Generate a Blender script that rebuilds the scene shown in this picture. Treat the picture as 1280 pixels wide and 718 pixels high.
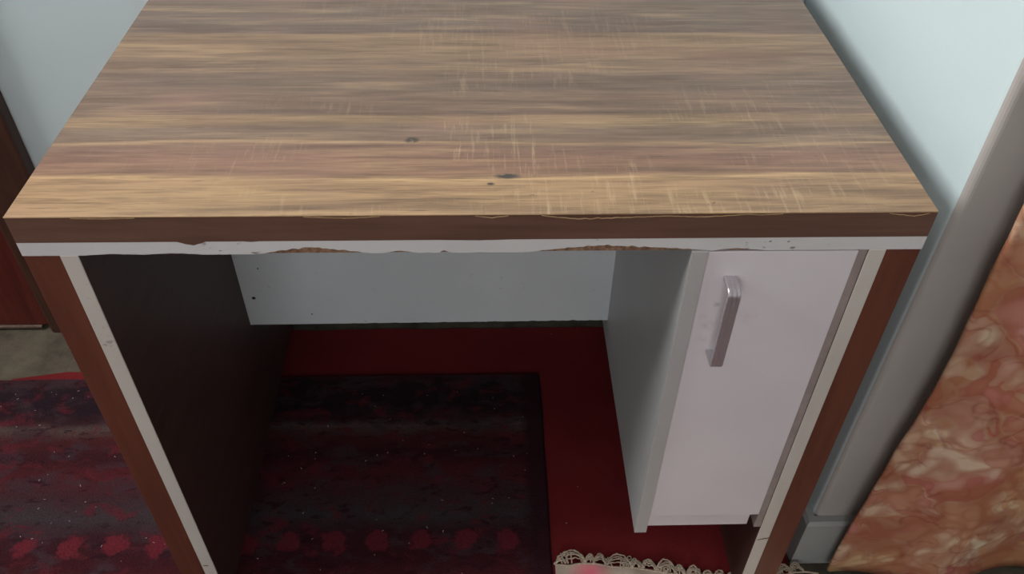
import bpy, bmesh, math, random
from mathutils import Vector, Matrix, noise

# ------------------------------------------------------------------ camera
scene = bpy.context.scene
for o in list(bpy.data.objects):
    bpy.data.objects.remove(o)
COL = scene.collection

def make_camera():
    f_px, pitch, yaw, roll = 1061.16, 0.7449, 0.0400, 0.0181
    pos = Vector((0.4475, -0.6348, 1.2418))
    cp, sp, cy, sy = math.cos(pitch), math.sin(pitch), math.cos(yaw), math.sin(yaw)
    fwd = Vector((sy * cp, cy * cp, -sp))
    r = Vector((cy, -sy, 0))
    u = r.cross(fwd)
    c, s = math.cos(roll), math.sin(roll)
    r2, u2 = c * r + s * u, -s * r + c * u
    cam = bpy.data.cameras.new('camera')
    cam.sensor_width = 36.0
    cam.lens = f_px / 1280 * 36.0
    cam.clip_start = 0.02
    ob = bpy.data.objects.new('camera', cam)
    M = Matrix((r2, u2, -fwd)).transposed().to_4x4()
    M.translation = pos
    ob.matrix_world = M
    COL.objects.link(ob)
    scene.camera = ob
make_camera()

# ------------------------------------------------------------------ world, daylight, exposure
w = bpy.data.worlds.new('sky')
scene.world = w
w.use_nodes = True
bg = w.node_tree.nodes['Background']
bg.inputs[0].default_value = (0.80, 0.90, 1.0, 1)
bg.inputs[1].default_value = 1.0

def area(name, loc, rot, sx, sy, power, color):
    l = bpy.data.lights.new(name, 'AREA')
    l.shape = 'RECTANGLE'; l.size = sx; l.size_y = sy
    l.energy = power; l.color = color
    ob = bpy.data.objects.new(name, l)
    ob.location = loc; ob.rotation_euler = rot
    COL.objects.link(ob)
    return ob
# daylight entering through the window in the left wall
WIN_Y0, WIN_Y1, WIN_Z0, WIN_Z1 = -0.55, 0.55, 2.10, 3.35
XL, XR, YF, YB, ZC = -1.85, 2.3, -3.0, 0.612, 3.5
area('window_daylight', (XL - 0.06, (WIN_Y0 + WIN_Y1) / 2, (WIN_Z0 + WIN_Z1) / 2),
     (0, math.radians(-90), 0), WIN_Z1 - WIN_Z0, WIN_Y1 - WIN_Y0, 125, (0.97, 0.985, 1.0))
# fill light added in an unseen, made-up opening behind the camera
FILL = (-0.9, 0.7, 1.05, 2.45)
area('front_fill_light', ((FILL[0] + FILL[1]) / 2, YF - 0.06, (FILL[2] + FILL[3]) / 2),
     (math.radians(90), 0, 0), FILL[1] - FILL[0], FILL[3] - FILL[2], 27, (0.98, 0.985, 1.0))

vs = scene.view_settings
scene.display_settings.display_device = 'sRGB'
vs.view_transform = 'Standard'
vs.look = 'None'
vs.gamma = 1.0
vs.use_curve_mapping = False
vs.exposure = 0.0

# ------------------------------------------------------------------ helpers
def lin(c):
    out = []
    for v in c[:3]:
        v /= 255.0
        out.append(v / 12.92 if v <= 0.04045 else ((v + 0.055) / 1.055) ** 2.4)
    return (*out, 1.0)

class NT:
    """small shader graph builder"""
    def __init__(self, name, rough=0.6, metal=0.0, spec=0.5):
        self.m = bpy.data.materials.new(name)
        self.m.use_nodes = True
        self.t = self.m.node_tree
        self.b = self.t.nodes['Principled BSDF']
        self.b.inputs['Roughness'].default_value = rough
        self.b.inputs['Metallic'].default_value = metal
        self.b.inputs['Specular IOR Level'].default_value = spec
        self._co = None
    def node(self, typ, ins=None, **props):
        n = self.t.nodes.new(typ)
        for k, v in props.items():
            setattr(n, k, v)
        for k, v in (ins or {}).items():
            self.put(n.inputs[k], v)
        return n
    def put(self, sock, v):
        if isinstance(v, bpy.types.NodeSocket):
            self.t.links.new(v, sock)
        else:
            sock.default_value = v
    def co(self, scale=(1, 1, 1), loc=(0, 0, 0)):
        if self._co is None:
            self._co = self.node('ShaderNodeTexCoord').outputs['Object']
        n = self.node('ShaderNodeMapping', {'Vector': self._co, 'Scale': scale, 'Location': loc})
        return n.outputs[0]
    def noise(self, scale, map_scale=(1, 1, 1), detail=3, rough=0.55, dist=0.0, loc=(0, 0, 0), out='Fac'):
        n = self.node('ShaderNodeTexNoise', {'Vector': self.co(map_scale, loc), 'Scale': scale,
                      'Detail': detail, 'Roughness': rough, 'Distortion': dist})
        return n.outputs[out]
    def math(self, op, a, b=0.0, clamp=False):
        n = self.node('ShaderNodeMath', operation=op, use_clamp=clamp)
        self.put(n.inputs[0], a); self.put(n.inputs[1], b)
        return n.outputs[0]
    def ramp(self, fac, stops, interp='LINEAR'):
        n = self.node('ShaderNodeValToRGB', {'Fac': fac})
        cr = n.color_ramp
        cr.interpolation = interp
        while len(cr.elements) > 1:
            cr.elements.remove(cr.elements[-1])
        for i, (p, c) in enumerate(stops):
            e = cr.elements[0] if i == 0 else cr.elements.new(p)
            e.position = p
            e.color = lin(c) if len(c) == 3 else c
        return n.outputs['Color']
    def gray(self, fac, a, b, x=0.0, y=1.0):
        n = self.node('ShaderNodeMapRange', {'Value': fac, 'From Min': a, 'From Max': b, 'To Min': x, 'To Max': y})
        return n.outputs[0]
    def mix(self, fac, a, b, blend='MIX'):
        n = self.node('ShaderNodeMix', data_type='RGBA', blend_type=blend)
        self.put(n.inputs[0], fac); self.put(n.inputs[6], a); self.put(n.inputs[7], b)
        return n.outputs[2]
    def sep(self, scale=(1, 1, 1), loc=(0, 0, 0)):
        return self.node('ShaderNodeSeparateXYZ', {'Vector': self.co(scale, loc)}).outputs
    def blob(self, cx, cy, rx, ry, soft=0.4):
        """1 inside an ellipse in the object's XY plane, 0 outside"""
        s = self.sep()
        dx = self.math('DIVIDE', self.math('SUBTRACT', s[0], cx), rx)
        dy = self.math('DIVIDE', self.math('SUBTRACT', s[1], cy), ry)
        d = self.math('SQRT', self.math('ADD', self.math('MULTIPLY', dx, dx), self.math('MULTIPLY', dy, dy)))
        return self.gray(d, 1.0, 1.0 - soft)
    def done(self, color, bump=None, strength=0.2, dist=0.002, rough=None):
        self.put(self.b.inputs['Base Color'], color)
        if rough is not None:
            self.put(self.b.inputs['Roughness'], rough)
        if bump is not None:
            n = self.node('ShaderNodeBump', {'Height': bump, 'Strength': strength, 'Distance': dist})
            self.t.links.new(n.outputs[0], self.b.inputs['Normal'])
        return self.m

def speckled(name, c, c2, scale, rough=0.6, spec=0.4, bump=0.1, stretch=(1, 1, 1)):
    g = NT(name, rough, spec=spec)
    f = g.noise(scale, stretch, 4)
    return g.done(g.ramp(f, [(0.35, c), (0.65, c2)]), f, bump)

# ------------------------------------------------------------------ materials
def mat_wall():
    g = NT('wall_paint', 0.75, spec=0.25)
    f = g.noise(2.2, detail=3); h = g.noise(90, detail=3)
    col = g.ramp(f, [(0.3, (196, 209, 209)), (0.7, (207, 218, 218))])
    return g.done(col, h, 0.08, 0.002)

def mat_grey_paint():
    g = NT('grey_trim_paint', 0.6, spec=0.3)
    f = g.noise(5, detail=3); h = g.noise(60)
    return g.done(g.ramp(f, [(0.3, (150, 150, 146)), (0.7, (160, 159, 155))]), h, 0.08)

def mat_concrete():
    g = NT('bare_concrete', 0.9, spec=0.2)
    f = g.noise(14, detail=6, rough=0.65)
    h = g.noise(120, detail=4)
    return g.done(g.ramp(f, [(0.3, (58, 52, 44)), (0.5, (84, 76, 64)), (0.75, (100, 92, 78))]), h, 0.5, 0.004)

def mat_desktop():
    # printed planks: colour bands across the depth (object y + root offset = world y)
    g = NT('walnut_print_laminate', 0.38, spec=0.45)
    s = g.sep()
    y = g.math('ADD', s[1], ROOT[1])
    wob = g.noise(3.0, (0.8, 5, 1), 3, dist=0.3)
    y2 = g.math('ADD', y, g.math('MULTIPLY', g.math('SUBTRACT', wob, 0.5), 0.030))
    n = g.math('DIVIDE', y2, 0.56)
    A = [(0.000, (180, 145, 108)), (0.030, (168, 134, 99)), (0.060, (176, 141, 104)), (0.095, (172, 136, 101)), (0.106, (197, 160, 117)),
         (0.116, (147, 112, 90)), (0.160, (144, 108, 90)), (0.205, (136, 106, 90)), (0.214, (176, 143, 110)),
         (0.222, (134, 110, 92)), (0.265, (130, 108, 92)), (0.285, (161, 132, 101)), (0.308, (155, 126, 97)),
         (0.320, (117, 95, 82)), (0.380, (130, 106, 90)), (0.420, (119, 99, 86)), (0.480, (126, 104, 90)),
         (0.505, (149, 121, 97)), (0.520, (134, 110, 92)), (0.580, (151, 123, 97)), (0.630, (142, 115, 92)),
         (0.655, (153, 125, 99)), (0.668, (111, 93, 84)), (0.720, (122, 104, 92)), (0.760, (117, 99, 88)),
         (0.800, (130, 110, 95)), (0.860, (117, 101, 90)), (1.0, (124, 106, 93))]
    base = g.ramp(n, A)
    # streaks along the grain
    s1 = g.noise(9, (0.5, 6, 1), 4, 0.6, 0.4)
    s2 = g.noise(26, (0.40, 7, 1), 4, 0.65)
    s3 = g.noise(70, (0.25, 6, 1), 3)
    col = g.mix(g.gray(s1, 0.47, 0.68, 0, 0.60), base, lin((101, 79, 66)))
    col = g.mix(g.gray(s1, 0.46, 0.30, 0, 0.50), col, lin((176, 143, 108)))
    col = g.mix(g.gray(s2, 0.50, 0.72, 0, 0.60), col, lin((88, 68, 57)))
    col = g.mix(g.gray(s2, 0.45, 0.28, 0, 0.35), col, lin((174, 141, 108)))
    col = g.mix(g.gray(s3, 0.42, 0.66, 0.0, 0.28), col, lin((86, 66, 57)))
    # reddish zones
    rz = g.noise(4, (1.2, 3, 1), 2, loc=(3, 1, 0))
    col = g.mix(g.gray(rz, 0.52, 0.72, 0, 0.40), col, lin((146, 110, 96)))
    # dark streak clusters
    dk = g.noise(16, (0.8, 9, 1), 3, 0.7, loc=(7, 2, 0))
    dkm = g.noise(6, (1, 2, 1), 2, loc=(2, 5, 0))
    col = g.mix(g.math('MULTIPLY', g.gray(dk, 0.60, 0.70), g.gray(dkm, 0.50, 0.62, 0, 0.65)), col, lin((88, 70, 62)))
    # pale saw marks across the grain, in patches, strongest near the front
    scm = g.noise(6, (1, 1.6, 1), 3, loc=(1, 9, 0))
    near = g.math('MULTIPLY', g.gray(y, 0.30, 0.02, 0.22, 1.0), g.gray(g.math('ABSOLUTE', g.math('SUBTRACT', s[0], 0.06)), 0.36, 0.20, 0.15, 1.0))
    pm = g.math('MULTIPLY', g.gray(scm, 0.44, 0.60), near)
    sc = g.noise(210, (1.2, 0.10, 1), 3, 0.6)
    col = g.mix(g.math('MULTIPLY', g.math('MULTIPLY', g.gray(sc, 0.54, 0.68), pm), 0.42), col, lin((208, 180, 142)))
    sl = g.noise(80, (1.2, 0.06, 1), 1, 0.5, loc=(0.3, 0, 0))
    col = g.mix(g.math('MULTIPLY', g.math('MULTIPLY', g.gray(sl, 0.69, 0.74), pm), 0.34), col, lin((216, 190, 152)))
    # dark pin-prick dents
    pn = g.noise(190, (0.6, 1, 1), 2, loc=(8, 8, 0))
    col = g.mix(g.math('MULTIPLY', g.gray(pn, 0.70, 0.75), g.math('MULTIPLY', pm, 0.6)), col, lin((84, 66, 58)))
    # knots
    for (kx, ky, rx, ry) in ((0.370, 0.127, 0.010, 0.007), (0.469, 0.061, 0.016, 0.006), (0.452, 0.048, 0.005, 0.003)):
        k = g.blob(kx - ROOT[0], ky - ROOT[1], rx, ry, 0.55)
        kn = g.noise(120, (1, 1.8, 1), 3)
        col = g.mix(g.math('MULTIPLY', k, g.gray(kn, 0.35, 0.5, 0.25, 1)), col, lin((74, 66, 60)))
    k = g.blob(0.222 - ROOT[0], 0.349 - ROOT[1], 0.040, 0.014, 0.9)
    col = g.mix(g.math('MULTIPLY', k, 0.5), col, lin((120, 96, 78)))
    hb = g.math('ADD', g.math('MULTIPLY', s2, 0.7), g.math('MULTIPLY', sc, 0.3))
    rg = g.gray(s1, 0.3, 0.7, 0.30, 0.46)
    return g.done(col, hb, 0.12, 0.001, rg)

def mat_wood(name, dark, mid, axis='x', rough=0.45, scale=1.0):
    g = NT(name, rough, spec=0.4)
    st = {'x': (0.6, 8, 8), 'z': (8, 8, 0.6), 'y': (8, 0.6, 8)}[axis]
    a = g.noise(9 * scale, st, 4, 0.6, 0.3)
    b = g.noise(30 * scale, st, 3, 0.6)
    col = g.ramp(a, [(0.3, dark), (0.7, mid)])
    col = g.mix(g.gray(b, 0.5, 0.75, 0, 0.45), col, lin(dark))
    return g.done(col, b, 0.12, 0.001)

def mat_white(name, c, dirty):
    g = NT(name, 0.42, spec=0.45)
    f = g.noise(6, detail=4)
    col = g.ramp(f, [(0.3, c), (0.75, tuple(v - 10 for v in c))])
    sp = g.noise(170, (0.5, 1, 1), 2)
    m = g.noise(12, detail=2, loc=(4, 2, 1))
    col = g.mix(g.math('MULTIPLY', g.gray(sp, 0.66, 0.72), g.gray(m, 0.52, 0.62, 0, dirty)), col, lin((104, 84, 72)))
    return g.done(col, f, 0.03)

def mat_particle():
    g = NT('bare_chipboard', 0.9, spec=0.15)
    f = g.noise(260, detail=3)
    return g.done(g.ramp(f, [(0.3, (104, 76, 60)), (0.6, (150, 116, 92)), (0.8, (168, 138, 112))]), f, 0.5, 0.001)

def mat_door_face():
    g = NT('white_door_laminate', 0.36, spec=0.45)
    f = g.noise(5, detail=3)
    col = g.ramp(f, [(0.3, (222, 212, 214)), (0.7, (214, 203, 205))])
    # grubby finger marks beside the handle (object origin = desk root)
    for (x, z, r, k, c) in ((0.688, 0.628, 0.0045, 0.6, (120, 110, 108)), (0.684, 0.598, 0.010, 0.28, (140, 128, 126)),
                            (0.677, 0.61, 0.006, 0.25, (150, 138, 136)), (0.682, 0.575, 0.010, 0.2, (150, 138, 136)),
                            (0.722, 0.61, 0.016, 0.22, (190, 160, 160))):
        s = g.sep()
        dx = g.math('SUBTRACT', s[0], x - ROOT[0]); dz = g.math('SUBTRACT', s[2], z)
        d = g.math('SQRT', g.math('ADD', g.math('MULTIPLY', dx, dx), g.math('MULTIPLY', dz, dz)))
        nn = g.noise(150, detail=3)
        col = g.mix(g.math('MULTIPLY', g.gray(d, r, r * 0.3), g.gray(nn, 0.3, 0.65, 0, k)), col, lin(c))
    return g.done(col, f, 0.02)

def mat_metal(name, c, rough):
    g = NT(name, rough, 0.75)
    f = g.noise(400, (1, 1, 0.05), 2)
    return g.done(g.ramp(f, [(0.3, c), (0.7, tuple(min(255, v + 10) for v in c))]), f, 0.03)

def mat_underlay():
    g = NT('red_felt', 0.95, spec=0.1)
    a = g.noise(9, detail=4); b = g.noise(420, detail=2)
    col = g.ramp(a, [(0.3, (104, 32, 34)), (0.7, (118, 36, 38))])
    col = g.mix(g.gray(b, 0.4, 0.7, 0, 0.25), col, lin((80, 16, 18)))
    return g.done(col, b, 0.4, 0.002)

def mat_rug():
    g = NT('patterned_rug_pile', 0.97, spec=0.08)
    s = g.sep()
    wob = g.noise(18, detail=3)
    y = g.math('ADD', s[1], g.math('MULTIPLY', g.math('SUBTRACT', wob, 0.5), 0.035))
    n = g.gray(y, -0.45, 0.46)
    def P(v): return (v + 0.45) / 0.91
    stops = [(P(-0.45), (69, 29, 33)), (P(-0.30), (46, 31, 35)), (P(-0.20), (73, 31, 33)), (P(-0.08), (56, 27, 31)),
             (P(0.02), (75, 31, 34)), (P(0.07), (61, 25, 29)), (P(0.115), (56, 29, 34)), (P(0.15), (61, 54, 56)),
             (P(0.19), (64, 41, 44)), (P(0.235), (80, 32, 35)), (P(0.27), (56, 27, 31)), (P(0.31), (75, 34, 34)),
             (P(0.335), (83, 69, 64)), (P(0.35), (56, 34, 37)), (P(0.38), (38, 27, 33)), (P(0.44), (42, 31, 35)),
             (P(0.455), (69, 38, 41))]
    col = g.ramp(n, stops)
    a = g.noise(16, (1, 1.8, 1), 4, 0.6, 0.5)
    col = g.mix(g.gray(a, 0.50, 0.62, 0, 0.75), col, lin((64, 48, 52)))
    a2 = g.noise(22, (1, 1.6, 1), 3, 0.6, 0.5, loc=(5, 3, 0))
    col = g.mix(g.gray(a2, 0.54, 0.66, 0, 0.8), col, lin((90, 34, 40)))
    a3 = g.noise(30, (1, 2.2, 1), 3, 0.6, 0.4, loc=(1, 8, 0))
    col = g.mix(g.gray(a3, 0.56, 0.66, 0, 0.8), col, lin((44, 22, 28)))
    # row of red flower motifs
    fx = g.math('FRACT', g.math('DIVIDE', g.math('ADD', s[0], 0.293 + 0.035 + 7.0), 0.07))
    dx = g.math('DIVIDE', g.math('SUBTRACT', fx, 0.5), 0.27)
    d2 = g.noise(60, detail=4, loc=(2, 2, 0))
    for (yc, c) in ((0.100, (104, 36, 44)), (-0.16, (100, 36, 42))):
        dy = g.math('DIVIDE', g.math('SUBTRACT', s[1], yc), 0.019)
        d = g.math('SQRT', g.math('ADD', g.math('MULTIPLY', dx, dx), g.math('MULTIPLY', dy, dy)))
        d = g.math('ADD', d, g.math('MULTIPLY', g.math('SUBTRACT', d2, 0.5), 2.2))
        col = g.mix(g.gray(d, 1.10, 0.80, 0, 0.85), col, lin(c))
    # dark side border
    col = g.mix(g.gray(s[0], 0.505, 0.522, 0, 0.9), col, lin((50, 26, 32)))
    b = g.noise(330, detail=3)
    col = g.mix(g.gray(b, 0.4, 0.75, 0, 0.4), col, lin((40, 18, 24)))
    return g.done(col, b, 0.9, 0.003)

def mat_curtain():
    g = NT('rose_print_fabric', 0.85, spec=0.15)
    wn = g.noise(7, detail=2, out='Color')
    wn2 = g.noise(30, detail=2, out='Color')
    v0 = g.co((1, 0.6, 1))
    def vadd(a, b, k):
        sc = g.node('ShaderNodeVectorMath', {0: b, 3: k}, operation='SCALE')
        ad = g.node('ShaderNodeVectorMath', {0: a, 1: sc.outputs[0]}, operation='ADD')
        return ad.outputs[0]
    v = vadd(vadd(v0, wn, 0.10), wn2, 0.022)
    big = g.node('ShaderNodeTexVoronoi', {'Vector': vadd(v, wn, 0.05), 'Scale': 10.0, 'Smoothness': 0.16}, feature='SMOOTH_F1')
    bs = g.node('ShaderNodeSeparateColor', {'Color': big.outputs['Color']}).outputs
    col = g.ramp(bs[0], [(0.05, (202, 160, 126)), (0.20, (194, 124, 120)), (0.30, (210, 186, 156)), (0.42, (200, 148, 106)),
                         (0.55, (184, 104, 108)), (0.66, (212, 194, 166)), (0.80, (202, 154, 104)), (0.95, (200, 160, 134))])
    # petals: distorted smaller cells inside every bloom
    pet = g.node('ShaderNodeTexVoronoi', {'Vector': vadd(v, wn, 0.22), 'Scale': 22.0, 'Smoothness': 0.22}, feature='SMOOTH_F1')
    pr = g.node('ShaderNodeSeparateColor', {'Color': pet.outputs['Color']}).outputs
    col = g.mix(g.gray(pr[1], 0.25, 0.85, 0.0, 0.55), col, lin((180, 120, 88)))
    col = g.mix(g.gray(pr[0], 0.55, 0.85, 0.0, 0.5), col, lin((218, 198, 168)))
    edge = g.gray(pet.outputs['Distance'], 0.30, 0.60, 0, 0.6)
    col = g.mix(edge, col, lin((160, 96, 70)))
    gap = g.gray(big.outputs['Distance'], 0.40, 0.66, 0, 0.6)
    col = g.mix(gap, col, lin((154, 88, 64)))
    # dark creases between the petals
    cn = g.noise(14, detail=2, dist=0.9, loc=(3, 0, 5))
    cm = g.noise(22, detail=2, loc=(9, 0, 2))
    line = g.gray(g.math('ABSOLUTE', g.math('SUBTRACT', cn, 0.5)), 0.05, 0.0)
    col = g.mix(g.math('MULTIPLY', line, g.gray(cm, 0.46, 0.60, 0, 0.55)), col, lin((134, 68, 54)))
    wv = g.noise(500, (1, 1, 1), 1)
    return g.done(col, wv, 0.15, 0.001)

def mat_cloth():
    g = NT('cream_print_cotton', 0.9, spec=0.15)
    f = g.noise(30, detail=3)
    col = g.ramp(f, [(0.3, (196, 178, 160)), (0.7, (178, 158, 142))])
    k = g.blob(0.606, 0.036, 0.040, 0.038, 0.95)
    col = g.mix(g.math('MULTIPLY', k, 0.9), col, lin((226, 100, 122)))
    k2 = g.noise(12, detail=2, loc=(2, 2, 2))
    col = g.mix(g.gray(k2, 0.58, 0.7, 0, 0.5), col, lin((206, 140, 140)))
    w = g.noise(600, detail=1)
    return g.done(col, w, 0.2, 0.001)

# ------------------------------------------------------------------ mesh helpers
def link(name, me, mats, parent=None, loc=None, smooth=False):
    ob = bpy.data.objects.new(name, me)
    for m in (mats if isinstance(mats, (list, tuple)) else [mats]):
        me.materials.append(m)
    COL.objects.link(ob)
    if parent is not None:
        ob.parent = parent
    if loc is not None:
        ob.location = loc
    if smooth:
        for p in me.polygons:
            p.use_smooth = True
    return ob

def finish(name, bm, mats, parent=None, loc=None, smooth=False, off=(0, 0, 0)):
    if off != (0, 0, 0):
        bmesh.ops.translate(bm, verts=bm.verts, vec=(-off[0], -off[1], -off[2]))
    bmesh.ops.recalc_face_normals(bm, faces=bm.faces)
    me = bpy.data.meshes.new(name)
    bm.to_mesh(me); bm.free()
    return link(name, me, mats, parent, loc, smooth)

def add_box(bm, x0, x1, y0, y1, z0, z1, bev=0.0, seg=2):
    t = bmesh.new()
    bmesh.ops.create_cube(t, size=1)
    bmesh.ops.scale(t, verts=t.verts, vec=(x1 - x0, y1 - y0, z1 - z0))
    bmesh.ops.translate(t, verts=t.verts, vec=((x0 + x1) / 2, (y0 + y1) / 2, (z0 + z1) / 2))
    if bev > 0:
        bmesh.ops.bevel(t, geom=list(t.edges), offset=bev, segments=seg, affect='EDGES', profile=0.6)
    me = bpy.data.meshes.new('tmp'); t.to_mesh(me); t.free()
    bm.from_mesh(me); bpy.data.meshes.remove(me)

def box_bm(*a, **k):
    bm = bmesh.new(); add_box(bm, *a, **k); return bm

def add_strip(bm, xs, top, bot, y0, y1):
    """prism between two profiles z=top(x), z=bot(x), from y0 to y1"""
    cols = []
    for x in xs:
        t, b = top(x), bot(x)
        cols.append([bm.verts.new((x, y, z)) for (y, z) in ((y0, b), (y0, t), (y1, t), (y1, b))])
    for a, b in zip(cols, cols[1:]):
        for i in range(4):
            j = (i + 1) % 4
            bm.faces.new((a[i], a[j], b[j], b[i]))
    bm.faces.new(cols[0]); bm.faces.new(cols[-1][::-1])

def add_tube(bm, pts, r, n=6, closed=False):
    rings = []
    pts = [Vector(p) for p in pts]
    for i, p in enumerate(pts):
        a = pts[i - 1] if (i > 0 or closed) else p
        b = pts[(i + 1) % len(pts)] if (i < len(pts) - 1 or closed) else p
        d = (b - a).normalized()
        up = Vector((0, 0, 1)) if abs(d.z) < 0.9 else Vector((1, 0, 0))
        s = d.cross(up).normalized(); u = s.cross(d)
        rr = r[i] if isinstance(r, (list, tuple)) else r
        rings.append([bm.verts.new(p + rr * (math.cos(2 * math.pi * k / n) * s + math.sin(2 * math.pi * k / n) * u)) for k in range(n)])
    pairs = list(zip(rings, rings[1:]))
    if closed: pairs.append((rings[-1], rings[0]))
    for A, B in pairs:
        for k in range(n):
            bm.faces.new((A[k], A[(k + 1) % n], B[(k + 1) % n], B[k]))
    if not closed:
        bm.faces.new(rings[0][::-1]); bm.faces.new(rings[-1])

def tag(o, label, cat=None, kind=None):
    if label: o['label'] = label
    if cat: o['category'] = cat
    if kind: o['kind'] = kind
    return o

def linspace(a, b, n):
    return [a + (b - a) * i / (n - 1) for i in range(n)]

# ------------------------------------------------------------------ the setting
ROOT = (0.44, 0.28, 0.0)
W, D, H = 0.88, 0.605, 0.75
M_wall = mat_wall(); M_conc = mat_concrete(); M_grey = mat_grey_paint()
M_warm = speckled('pale_grey_wallpaper', (186, 188, 186), (196, 198, 196), 5, 0.9, 0.2)
M_wall_shade = speckled('shaded_wall_paint', (172, 164, 158), (180, 172, 166), 6, 0.6, 0.3)  # camera-facing wall end: its shade is put into the colour
M_ceil = speckled('ceiling_paint', (190, 188, 184), (200, 198, 194), 8, 0.9, 0.2)

tag(finish('floor', box_bm(XL - .1, XR + .1, YF - .1, YB + .2, -0.1, 0.0), M_conc), 'bare concrete floor', kind='structure')
tag(finish('ceiling', box_bm(XL - .1, XR + .1, YF - .1, YB + .2, ZC, ZC + .1), M_ceil), 'white ceiling', kind='structure')
tag(finish('wall_back', box_bm(XL - .1, 0.94, YB, YB + .2, 0, ZC), M_wall), 'pale painted wall behind the desk', kind='structure')
# wall to the right of the desk: turns a soft outside corner and goes on to the right
bm = bmesh.new()
cr = 0.011; WX, WY = 0.943, 0.066
prof = [(WX, YB + .2)] + [(WX + cr - cr * math.cos(t), WY + cr - cr * math.sin(t)) for t in linspace(0, math.pi / 2, 7)] + [(XR, WY), (XR, YB + .2)]
lo = [bm.verts.new((x, y, 0)) for x, y in prof]; hi = [bm.verts.new((x, y, ZC)) for x, y in prof]
for i in range(len(prof)):
    j = (i + 1) % len(prof)
    bm.faces.new((lo[i], lo[j], hi[j], hi[i]))
bm.faces.new(lo[::-1]); bm.faces.new(hi)
wr = finish('wall_right', bm, [M_wall, M_wall_shade])
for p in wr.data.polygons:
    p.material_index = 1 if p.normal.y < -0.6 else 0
tag(wr, 'pale painted wall with outside corner right of the desk', kind='structure')
tag(finish('wall_side', box_bm(XR, XR + .1, YF, WY, 0, ZC), M_warm), None, kind='structure')
bm = bmesh.new()
add_box(bm, XL, FILL[0], YF - .1, YF, 0, ZC); add_box(bm, FILL[1], XR, YF - .1, YF, 0, ZC)
add_box(bm, FILL[0], FILL[1], YF - .1, YF, 0, FILL[2]); add_box(bm, FILL[0], FILL[1], YF - .1, YF, FILL[3], ZC)
tag(finish('wall_front', bm, M_warm), None, kind='structure')
bm = bmesh.new()
for (a, b, c, d) in ((FILL[0], FILL[0] + .05, FILL[2], FILL[3]), (FILL[1] - .05, FILL[1], FILL[2], FILL[3]), (FILL[0], FILL[1], FILL[2], FILL[2] + .05), (FILL[0], FILL[1], FILL[3] - .05, FILL[3])):
    add_box(bm, a, b, YF - .05, YF - .01, c, d, 0.004)
tag(finish('fill_frame', bm, M_ceil), 'white frame of the added fill opening', kind='structure')
bm = bmesh.new()
add_box(bm, XL - .1, XL, YF, WIN_Y0, 0, ZC); add_box(bm, XL - .1, XL, WIN_Y1, YB, 0, ZC)
add_box(bm, XL - .1, XL, WIN_Y0, WIN_Y1, 0, WIN_Z0); add_box(bm, XL - .1, XL, WIN_Y0, WIN_Y1, WIN_Z1, ZC)
tag(finish('wall_left', bm, M_warm), None, kind='structure')
bm = bmesh.new()
for (a, b, c, d) in ((WIN_Y0, WIN_Y0 + .05, WIN_Z0, WIN_Z1), (WIN_Y1 - .05, WIN_Y1, WIN_Z0, WIN_Z1),
                     (WIN_Y0, WIN_Y1, WIN_Z0, WIN_Z0 + .05), (WIN_Y0, WIN_Y1, WIN_Z1 - .05, WIN_Z1)):
    add_box(bm, XL - .05, XL - .01, a, b, c, d, 0.004)
tag(finish('window_1', bm, M_ceil), 'white frame of the added fill opening', kind='structure')

# baseboard wrapping the corner: front run and side run, rounded top
def baseboard_profile_run():
    bm = bmesh.new()
    t, h = 0.015, 0.115
    path = [(WX - t, YB, WX, YB), (WX - t, WY - t, WX, WY), (1.9, WY - t, 1.9, WY)]
    rings = []
    for (ox, oy, ix, iy) in path:
        mx, my = ox + (ix - ox) * 0.3, oy + (iy - oy) * 0.3
        rings.append([bm.verts.new(v) for v in ((ox, oy, 0.0), (ox, oy, h - .006), (mx, my, h), (ix, iy, h), (ix, iy, 0))])
    for A, B in zip(rings, rings[1:]):
        for i in range(5):
            j = (i + 1) % 5
            bm.faces.new((A[i], A[j], B[j], B[i]))
    bm.faces.new(rings[0]); bm.faces.new(rings[-1][::-1])
    return bm
tag(finish('baseboard_right', baseboard_profile_run(), M_grey), 'pale grey baseboard wrapping the wall corner', kind='structure')

# brown wooden door in the back wall, left of the desk
M_doorwood = mat_wood('brown_door_wood', (74, 26, 20), (98, 38, 28), 'z', 0.45)
M_post = mat_wood('dark_frame_wood', (58, 36, 28), (78, 50, 38), 'z', 0.4)
M_pale = speckled('worn_pale_edge', (112, 90, 78), (92, 72, 62), 60, 0.7)
d = tag(finish('door_1', box_bm(-1.20, -0.43, 0.598, YB, 0.012, 2.0, 0.003), M_doorwood), 'brown wooden door left of the desk', kind='structure')
bm = bmesh.new()
add_box(bm, -0.43, -0.335, 0.586, YB, 0.0, 2.06, 0.004); add_box(bm, -1.27, -1.20, 0.586, YB, 0.0, 2.06, 0.004)
add_box(bm, -1.20, -0.43, 0.586, YB, 2.0, 2.06, 0.004)
finish('door_frame', bm, M_post, d)
finish('door_sweep', box_bm(-1.19, -0.45, 0.594, 0.606, 0.006, 0.0115, 0.001), M_pale, d)

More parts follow.
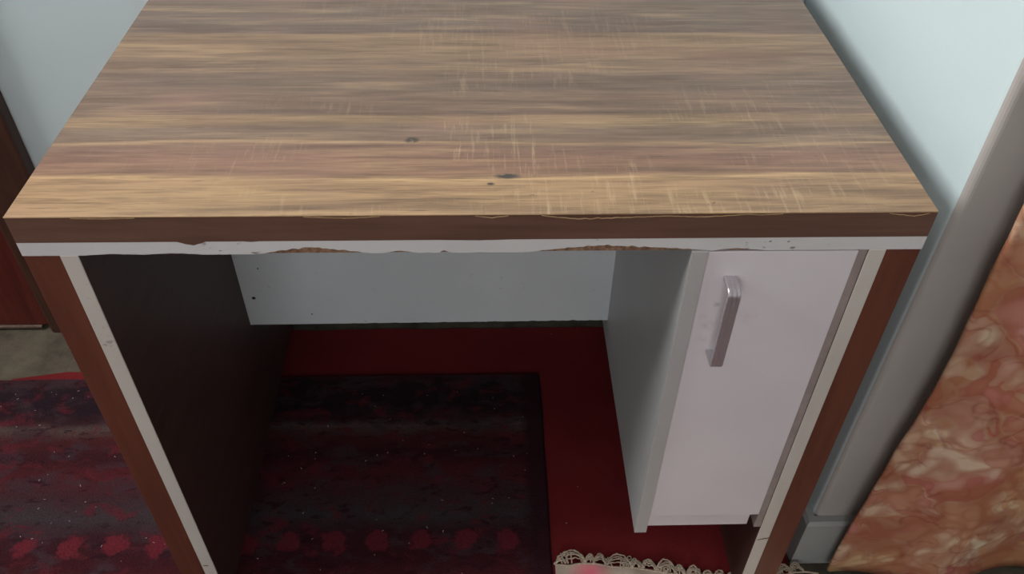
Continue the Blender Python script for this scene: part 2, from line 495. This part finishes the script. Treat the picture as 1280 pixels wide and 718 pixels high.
# ------------------------------------------------------------------ floor coverings
M_red = mat_underlay(); M_rug = mat_rug()
def slab(outline, z0, z1):
    bm = bmesh.new()
    lo = [bm.verts.new((x, y, z0)) for x, y in outline]; hi = [bm.verts.new((x, y, z1)) for x, y in outline]
    n = len(outline)
    for i in range(n):
        bm.faces.new((lo[i], lo[(i + 1) % n], hi[(i + 1) % n], hi[i]))
    bm.faces.new(lo[::-1]); bm.faces.new(hi)
    return bm
random.seed(3)
out = [(-0.46, -1.3), (0.925, -1.3), (0.925, 0.586)]
for x in linspace(0.90, 0.02, 40):
    out.append((x, 0.585 + 0.004 * noise.noise((x * 14, 0, 0)) + 0.0015 * noise.noise((x * 60, 3, 0))))
out += [(-0.06, 0.575), (-0.16, 0.50), (-0.24, 0.474), (-0.36, 0.479), (-0.46, 0.462)]
tag(finish('red_floor_felt', slab(out, 0.0, 0.002), M_red), 'plain red felt floor covering under the desk', 'carpet')

def rug_mesh():
    bm = bmesh.new()
    X0, X1, Y0, Y1, t = -1.5, 0.548, -0.9, 0.458, 0.0085
    xs = linspace(X0, X1 - .004, 130) + [X1]; ys = [Y0] + linspace(Y0 + .004, Y1 - .004, 90) + [Y1]
    grid = []
    for i, x in enumerate(xs):
        row = []
        for j, y in enumerate(ys):
            edge = i in (0, len(xs) - 1) or j in (0, len(ys) - 1)
            xx = x + (0.004 * noise.noise((y * 7, 1, 2)) if i == len(xs) - 1 else 0)
            yy = y + (0.005 * noise.noise((x * 6, 4, 2)) if j == len(ys) - 1 else 0)
            z = 0.0022 + (0.0015 if edge else t - 0.0022 - 0.0008 * (noise.noise((x * 25, y * 25, 0)) + 1))
            row.append(bm.verts.new((xx, yy, z)))
        grid.append(row)
    for i in range(len(xs) - 1):
        for j in range(len(ys) - 1):
            bm.faces.new((grid[i][j], grid[i + 1][j], grid[i + 1][j + 1], grid[i][j + 1]))
    # underside skirt
    ring = [grid[i][0] for i in range(len(xs))] + [grid[-1][j] for j in range(1, len(ys))] + \
           [grid[i][-1] for i in range(len(xs) - 2, -1, -1)] + [grid[0][j] for j in range(len(ys) - 2, 0, -1)]
    low = [bm.verts.new((v.co.x, v.co.y, 0.0021)) for v in ring]
    for i in range(len(ring)):
        j = (i + 1) % len(ring)
        bm.faces.new((ring[i], ring[j], low[j], low[i]))
    bm.faces.new(low)
    return bm
tag(finish('floor_rug', rug_mesh(), M_rug), 'dark maroon patterned rug with red flower motifs', 'rug')

# ------------------------------------------------------------------ the desk
M_top = mat_desktop()
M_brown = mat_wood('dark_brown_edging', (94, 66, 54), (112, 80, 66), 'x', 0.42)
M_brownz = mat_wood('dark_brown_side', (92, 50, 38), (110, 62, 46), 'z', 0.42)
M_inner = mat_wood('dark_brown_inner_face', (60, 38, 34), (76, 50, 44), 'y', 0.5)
M_core = mat_particle()
M_wedge = mat_white('white_edging', (212, 207, 205), 0.8)
M_wedge2 = mat_white('cream_edging', (204, 194, 184), 0.5)
M_wboard = mat_white('white_board', (206, 209, 210), 0.25)
M_gedge = mat_white('grey_edging', (180, 175, 172), 0.3)
M_sboard = mat_white('cupboard_side_board', (190, 190, 188), 0.25)
M_dface = mat_door_face()
M_tan = speckled('pale_laminate_edge', (190, 158, 118), (168, 134, 98), 90, 0.6)
M_board_shade = speckled('shaded_board', (158, 142, 136), (146, 130, 124), 40, 0.8)  # shade of the cupboard gap and notch, put into the board colour
M_hole = speckled('dark_hole', (34, 28, 26), (48, 40, 36), 200, 0.6)
M_crack = speckled('brown_scrape', (92, 72, 62), (112, 90, 78), 120, 0.8)

desk = bpy.data.objects.new('desk', None)
desk.location = ROOT
COL.objects.link(desk)
tag(desk, 'worn wood-print desk with white-edged panels and a small white cupboard', 'desk')
def part(name, bm, mat, parent=desk, smooth=False):
    ob = finish(name, bm, mat, parent, smooth=smooth, off=ROOT)
    if parent is not desk:
        pass                      # parents of sub-parts sit at the desk root too, so offsets agree
    return ob

T1, T2, WB, WW = 0.031, 0.0164, 0.0351, 0.0175
zA, zB = H - T1, H - T1 - T2            # underside of brown board / of white board
Z0 = 0.0087                             # panels stand on the rug and cloth
# --- top board
top = part('desktop', box_bm(0.0, W, 0.0004, D, zA, H - 0.0014), M_brown)
lam = part('wood_laminate', box_bm(-0.0004, W + 0.0004, -0.0006, D, H - 0.0014, H, 0.0004, 1), [M_top, M_tan], top)
for p in lam.data.polygons:
    p.material_index = 0 if p.normal.z > 0.5 else 1

def bumps(lst, seed):
    """chip profile: list of (x0, x1, peak_x, depth)"""
    def f(x):
        v = 0.0
        for (a, b, c, h) in lst:
            if a < x < b:
                t = (x - a) / (c - a) if x < c else (b - x) / (b - c)
                v = max(v, h * (t ** 0.75) * (1 + 0.22 * noise.noise((x * 160, seed, 0))))
        return v
    return f
XS = linspace(0.0, W, 700)
ctop = bumps([(0.27, 0.352, 0.315, 0.0022), (0.05, 0.13, 0.09, 0.0012), (0.435, 0.470, 0.452, 0.0028),
              (0.498, 0.66, 0.535, 0.0050), (0.585, 0.70, 0.655, 0.0036), (0.69, 0.735, 0.71, 0.0015),
              (0.832, 0.874, 0.858, 0.0042)], 1)
flap = bumps([(0.152, 0.178, 0.166, 0.0045), (0.215, 0.228, 0.222, 0.0008), (0.40, 0.47, 0.44, 0.0008)], 2)
bm = bmesh.new()
add_strip(bm, XS, lambda x: H - 0.0014 - ctop(x), lambda x: zA - flap(x), -0.0004, 0.0013)
part('edge_band', bm, M_brown, top)
run = []
for x in XS:
    if ctop(x) > 0.0004:
        run.append(x)
    elif run:
        if len(run) > 2:
            bm = bmesh.new()
            add_strip(bm, run, lambda q: H - 0.0013 - ctop(q), lambda q: H - 0.0018 - ctop(q), -0.0007, 0.0013)
            part('chip_outline', bm, M_tan, top)
        run = []

# --- white-edged board under the top
sub = part('support_board', box_bm(0.0, W, 0.0013, D, zB, zA), M_core)
jag = lambda x: 0.00035 * max(0, noise.noise((x * 210, 5, 0)))
cbot = bumps([(0.060, 0.125, 0.085, 0.0017), (0.11, 0.172, 0.145, 0.0022), (0.228, 0.332, 0.276, 0.0085), (0.29, 0.335, 0.31, 0.0026),
              (0.347, 0.380, 0.362, 0.0032), (0.386, 0.392, 0.389, 0.0012), (0.401, 0.412, 0.406, 0.0034), (0.437, 0.445, 0.441, 0.0014),
              (0.490, 0.668, 0.560, 0.0082), (0.58, 0.668, 0.61, 0.0050), (0.671, 0.722, 0.692, 0.0032)], 7)
bm = bmesh.new()
add_strip(bm, XS, lambda x: zA - flap(x) - 0.0001, lambda x: zB + cbot(x) + jag(x), -0.0003, 0.0013)
part('edge_band', bm, M_wedge, sub)

# --- side panels: thick brown board outside, white-edged board inside
for side in (0, 1):
    fx = (lambda a: a) if side == 0 else (lambda a: W - a)
    def bx(a, b, *r, **k):
        return box_bm(min(fx(a), fx(b)), max(fx(a), fx(b)), *r, **k)
    sp = part('side_panel', bx(0.0, WB, 0.0006, D, Z0, zB, bev=0.0006, seg=1), M_brownz)
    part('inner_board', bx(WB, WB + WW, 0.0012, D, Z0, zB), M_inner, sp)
    e = part('edge_band', bx(WB + 0.0002, WB + WW, -0.0005, 0.0012, Z0, zB, bev=0.0004, seg=1), M_wedge2, sp)
    if side == 1:
        bm = bmesh.new()
        pr = [(0.829, 0.161), (0.845, 0.1655), (0.8447, 0.1675), (0.838, 0.1662), (0.829, 0.1625)]
        a = [bm.verts.new((x, -0.0008, z)) for x, z in pr]; b = [bm.verts.new((x, 0.0, z)) for x, z in pr]
        for i in range(5):
            bm.faces.new((a[i], a[(i + 1) % 5], b[(i + 1) % 5], b[i]))
        bm.faces.new(a); bm.faces.new(b[::-1])
        part('edge_crack', bm, M_crack, sp)
    else:
        part('edge_crack', box_bm(0.038, 0.045, -0.0008, 0.0, 0.118, 0.1195), M_crack, sp)

# --- modesty panel between left side and cupboard, worn lower edge
bm = bmesh.new()
mx = linspace(WB + WW, 0.65, 260)
low = lambda x: 0.2295 + 0.0022 * (max(0, noise.noise((x * 60, 2, 1))) + 0.5 * max(0, noise.noise((x * 170, 8, 1)))) * min(1, max(0, (x - .15) / .25)) + 0.004 * (x - .05)
add_strip(bm, mx, lambda x: zB, low, 0.375, 0.391)
mod = part('modesty_panel', bm, M_wboard)
def disc(x, z, y, r, t=0.0006, n=14):
    bm = bmesh.new()
    bmesh.ops.create_cone(bm, cap_ends=True, segments=n, radius1=r, radius2=r * 0.85, depth=t,
                          matrix=Matrix.Translation((x, y - t / 2, z)) @ Matrix.Rotation(math.pi / 2, 4, 'X'))
    return bm
for (x, z, r) in ((0.0695, 0.2905, 0.0030), (0.088, 0.354, 0.0013), (0.158, 0.253, 0.0013)):
    part('screw_hole', disc(x, z, 0.375, r), M_hole, mod)  # flat dark discs for screw holes, their shade put into the colour

# --- white cupboard hung at the right
bm = bmesh.new()
add_box(bm, 0.8178, W - WB - WW - .0004, 0.0015, 0.0205, 0.193, zB)
add_box(bm, 0.8095, W - WB - WW - .0004, 0.0205, 0.43, 0.193, zB)       # right board, set back
add_box(bm, 0.6665, 0.812, 0.414, 0.43, 0.193, zB)                    # back
car = part('cupboard_carcass', bm, M_board_shade)
part('side_board', box_bm(0.6500, 0.6665, 0.0008, 0.43, 0.188, zB), M_sboard, car)
part('edge_band', box_bm(0.6498, 0.6667, -0.0016, 0.0008, 0.188, zB, 0.0009, 2), M_gedge, car)
part('bottom_board', box_bm(0.6667, 0.809, 0.006, 0.414, 0.193, 0.2245, 0.0006, 1), M_dface, car)
door = part('cupboard_door', box_bm(0.6671, 0.8174, 0.0000, 0.0165, 0.2265, zB - 0.0015, 0.0010, 2), M_dface)
door['label'] = 'white cupboard door with grubby marks beside the handle'

# --- bar handle: flat bar bent back to the door at both ends
def handle_mesh():
    bm = bmesh.new()
    yb, rc = -0.0255, 0.009
    zt, zb = 0.6690, 0.5560          # outer heights of the two feet
    path = [(0.0, zt)]
    path += [(yb + rc - rc * math.sin(t), zt - rc + rc * math.cos(t)) for t in linspace(0, math.pi / 2, 8)]
    path += [(yb, z) for z in linspace(zt - rc - 0.006, zb + 0.004, 10)]
    path += [(yb + 0.002, zb + 0.0008), (yb + 0.004, zb), (0.0, zb)]
    th = 0.0042
    xs = [0.6880, 0.6888, 0.6912, 0.6918, 0.6926, 0.6932, 0.6958, 0.6964, 0.6972, 0.6978, 0.7004, 0.7012]
    rings = []
    n = len(path)
    for i, (y, z) in enumerate(path):
        a, b = path[max(0, i - 1)], path[min(n - 1, i + 1)]
        dy, dz = b[0] - a[0], b[1] - a[1]
        L = math.hypot(dy, dz)
        ny, nz = -dz / L, dy / L       # points to the inside of the bend
        if (ny * (0 - y) + nz * (0.61 - z)) < 0: ny, nz = -ny, -nz
        bend = 1 <= i <= 9
        ring = []
        for k, x in enumerate(xs):
            g = 0.0
            if k in (0, len(xs) - 1): g = 0.0006
            if bend and k in (3, 4, 7, 8): g = 0.0011      # two grooves make three ribs on the bend
            ring.append(bm.verts.new((x, y + ny * g, z + nz * g)))
        for x in (xs[-1], xs[0]):
            ring.append(bm.verts.new((x, y + ny * th, z + nz * th)))
        rings.append(ring)
    for A, B in zip(rings, rings[1:]):
        for k in range(len(A)):
            j = (k + 1) % len(A)
            bm.faces.new((A[k], A[j], B[j], B[k]))
    bm.faces.new(rings[0]); bm.faces.new(rings[-1][::-1])
    return bm
M_steel = mat_metal('brushed_steel', (186, 178, 182), 0.38)
h = part('handle', handle_mesh(), M_steel, door)
h['label'] = 'brushed steel bar handle'

# ------------------------------------------------------------------ floral curtain by the wall corner
def curtain():
    bm = bmesh.new()
    xs = [0.974, 0.9745, 0.976, 0.979] + linspace(0.983, 1.75, 150); zs = linspace(0.014, 3.46, 160)
    grid = []
    for i, x in enumerate(xs):
        row = []
        for z in zs:
            s = x - 0.974
            y = 0.018 + 0.011 * math.sin(s * 24 + 0.9 + 0.8 * noise.noise((0, 0, z * 1.6))) + 0.007 * noise.noise((x * 9, 0, z * 3.2))
            if i < 4: y += (0.006, 0.003, 0.0012, 0)[i]
            xx = x + 0.010 * min(1, z / 0.4) + 0.003 * noise.noise((3, 1, z * 5.5)) + 0.0025 * noise.noise((3, 8, z * 17)) + 0.004 + 0.006 * math.exp(-((z - 0.52) / 0.2) ** 2)
            row.append(bm.verts.new((xx, y, z)))
        grid.append(row)
    for i in range(len(xs) - 1):
        for j in range(len(zs) - 1):
            bm.faces.new((grid[i][j], grid[i + 1][j], grid[i + 1][j + 1], grid[i][j + 1]))
    return bm
cur = finish('floral_curtain', curtain(), mat_curtain(), smooth=True)
so = cur.modifiers.new('thickness', 'SOLIDIFY'); so.thickness = 0.0012
tag(cur, 'pink and peach rose-print curtain hanging beside the wall corner', 'curtain')

# ------------------------------------------------------------------ lace-edged cloth on the floor
EP = [(0.5515, 0.062), (0.60, 0.060), (0.639, 0.056), (0.69, 0.050), (0.727, 0.042), (0.789, 0.030), (0.84, 0.028), (0.885, 0.034), (0.927, 0.037), (0.985, 0.036)]
def edge_y(x):
    for (a, ya), (b, yb) in zip(EP, EP[1:]):
        if x <= b:
            t = max(0, (x - a) / (b - a))
            return ya + (yb - ya) * t
    return EP[-1][1]
def cloth_z(x, y):
    flat = min(1.0, max(0.0, (0.815 - x) / 0.05)) if x < 0.85 else min(1.0, max(0.0, (x - 0.892) / 0.02))
    flat *= min(1.0, (x - 0.5515) / 0.02 + 0.4)
    return 0.0034 + flat * 0.010 * max(0, 0.35 + noise.noise((x * 22, y * 22, 3)))
bm = bmesh.new()
xs = linspace(0.5515, 0.912, 110)
grid = []
for x in xs:
    ye = edge_y(x) - 0.006
    grid.append([bm.verts.new((x, ye + (-0.30 - ye) * (k / 60) ** 1.2, cloth_z(x, ye + (-0.30 - ye) * (k / 60) ** 1.2))) for k in range(61)])
for A, B in zip(grid, grid[1:]):
    for k in range(60):
        bm.faces.new((A[k], A[k + 1], B[k + 1], B[k]))
cl = finish('lace_edged_cloth', bm, mat_cloth(), smooth=True)
so = cl.modifiers.new('thickness', 'SOLIDIFY'); so.thickness = 0.001; so.offset = -1
tag(cl, 'cream and pink cloth with crochet lace edge on the floor', 'cloth')
M_lace = speckled('cream_crochet_thread', (190, 172, 152), (164, 146, 128), 300, 0.9, 0.1, 0.5)
random.seed(11)
bm = bmesh.new()
x = 0.5525
widths = [0.046, 0.016, 0.021, 0.040, 0.018, 0.023, 0.030, 0.017, 0.026, 0.020, 0.022, 0.018, 0.024, 0.02, 0.022, 0.02, 0.02]
for wi, wd in enumerate(widths):
    x1 = min(x + wd, 0.968)
    if x1 - x < 0.01: break
    hgt = min(0.30 * wd + 0.008 * random.uniform(0.8, 1.25), 0.0195)
    skew = random.uniform(0.65, 1.5)
    lift = 0.004 * random.random() * (0 if 0.80 < x < 0.885 else 1)
    if x > 0.87: hgt = min(hgt, 0.014)
    def P(u, v, dz=0.0):
        """u along the scallop 0..1, v height above the hem in metres"""
        px = x + (x1 - x) * u
        py = edge_y(px) - 0.007 + v
        low = 0.35 if 0.815 < px < 0.892 else 1.0
        return (px, py, cloth_z(px, py - 0.004) + 0.0012 + low * (dz + lift * math.sin(math.pi * max(0, min(1, u)))) + 0.16 * v * low)
    def arch(u): return math.sin(math.pi * min(1.0, max(0.0, u * 0.96 + 0.02)) ** skew) ** 0.7 if 0 < u < 1 else 0.0
    for k, (sc, r) in enumerate(((1.0, 0.0013), (0.86, 0.0011), (0.66, 0.0012), (0.40, 0.0012))):
        sc *= random.uniform(0.88, 1.06) if k else 1
        pts = [P(u, sc * hgt * arch(u) + 0.0030 * noise.noise((u * 7 + x * 70, k, 1)) + (0.0012 if k == 0 else 0),
                 0.0022 * noise.noise((u * 6, k * 3, x * 50)) + 0.0010) for u in linspace(-0.06, 1.06, 16)]
        add_tube(bm, pts, [r * (1 + 0.35 * random.uniform(-1, 1)) for _ in pts], 5)
    for s in range(max(2, int(wd / 0.008))):          # slanting trebles
        u = random.uniform(0.06, 0.94); du = random.uniform(-0.16, 0.16)
        pts = [P(u + du * t, hgt * arch(u) * t, 0.0016 * random.random()) for t in linspace(0, 1, 5)]
        add_tube(bm, pts, [random.uniform(0.0008, 0.0018) for _ in pts], 5)
    for s in range(max(2, int(wd / 0.010))):          # loops and knotted clumps
        u = random.uniform(0.05, 0.95); rr = random.uniform(0.0016, 0.0042); e = random.uniform(0.5, 1.0); ph = random.uniform(0, 3.1)
        c = P(u, hgt * random.uniform(0.05, 0.85))
        ring = []
        for t in linspace(0, 2 * math.pi * 0.92, 10):
            a, b = rr * math.cos(t), rr * e * math.sin(t)
            ring.append((c[0] + a * math.cos(ph) - b * math.sin(ph), c[1] + a * math.sin(ph) + b * math.cos(ph), c[2] + 0.0012 + 0.0010 * math.sin(3 * t)))
        add_tube(bm, ring, random.uniform(0.0009, 0.0015), 5, True)
    x = x1 - 0.001
pts = [(q, edge_y(q) - 0.008 + 0.0015 * noise.noise((q * 60, 1, 1)), cloth_z(q, edge_y(q) - 0.008) + 0.001) for q in linspace(0.5525, 0.965, 120)]
add_tube(bm, pts, 0.0015, 6)
lace = finish('lace_border', bm, M_lace, cl, smooth=True)
lace['label'] = 'cream crochet lace border'

# ------------------------------------------------------------------ lint scattered on rug and felt
random.seed(5)
bm = bmesh.new()
spots = []
for i in range(130):
    if i < 70: spots.append((random.uniform(-0.45, 0.0), random.uniform(0.05, 0.44)))
    elif i < 85: spots.append((random.gauss(-0.10, 0.03), random.uniform(0.12, 0.30)))
    else: spots.append((random.uniform(0.08, 0.53), random.uniform(0.03, 0.42)))
spots = [(a, b, 0.0080) for a, b in spots if a < -0.01 or a > 0.06] + [(0.577, 0.566, 0.0022), (0.60, 0.2, 0.0022), (0.575, 0.13, 0.0022)]
for (a, b, z) in spots:
    L = random.uniform(0.0008, 0.0042); an = random.uniform(0, math.pi)
    dx, dy = math.cos(an) * L, math.sin(an) * L
    add_tube(bm, [(a - dx / 2, b - dy / 2, z + .0003), (a + random.uniform(-.3, .3) * L, b, z + .0009), (a + dx / 2, b + dy / 2, z + .0004)],
             random.uniform(0.0003, 0.0007), 4)
lint = finish('carpet_lint', bm, speckled('pale_lint', (176, 160, 152), (150, 132, 126), 80, 0.9))
tag(lint, 'pale bits of lint scattered over the rug', 'lint', 'stuff')
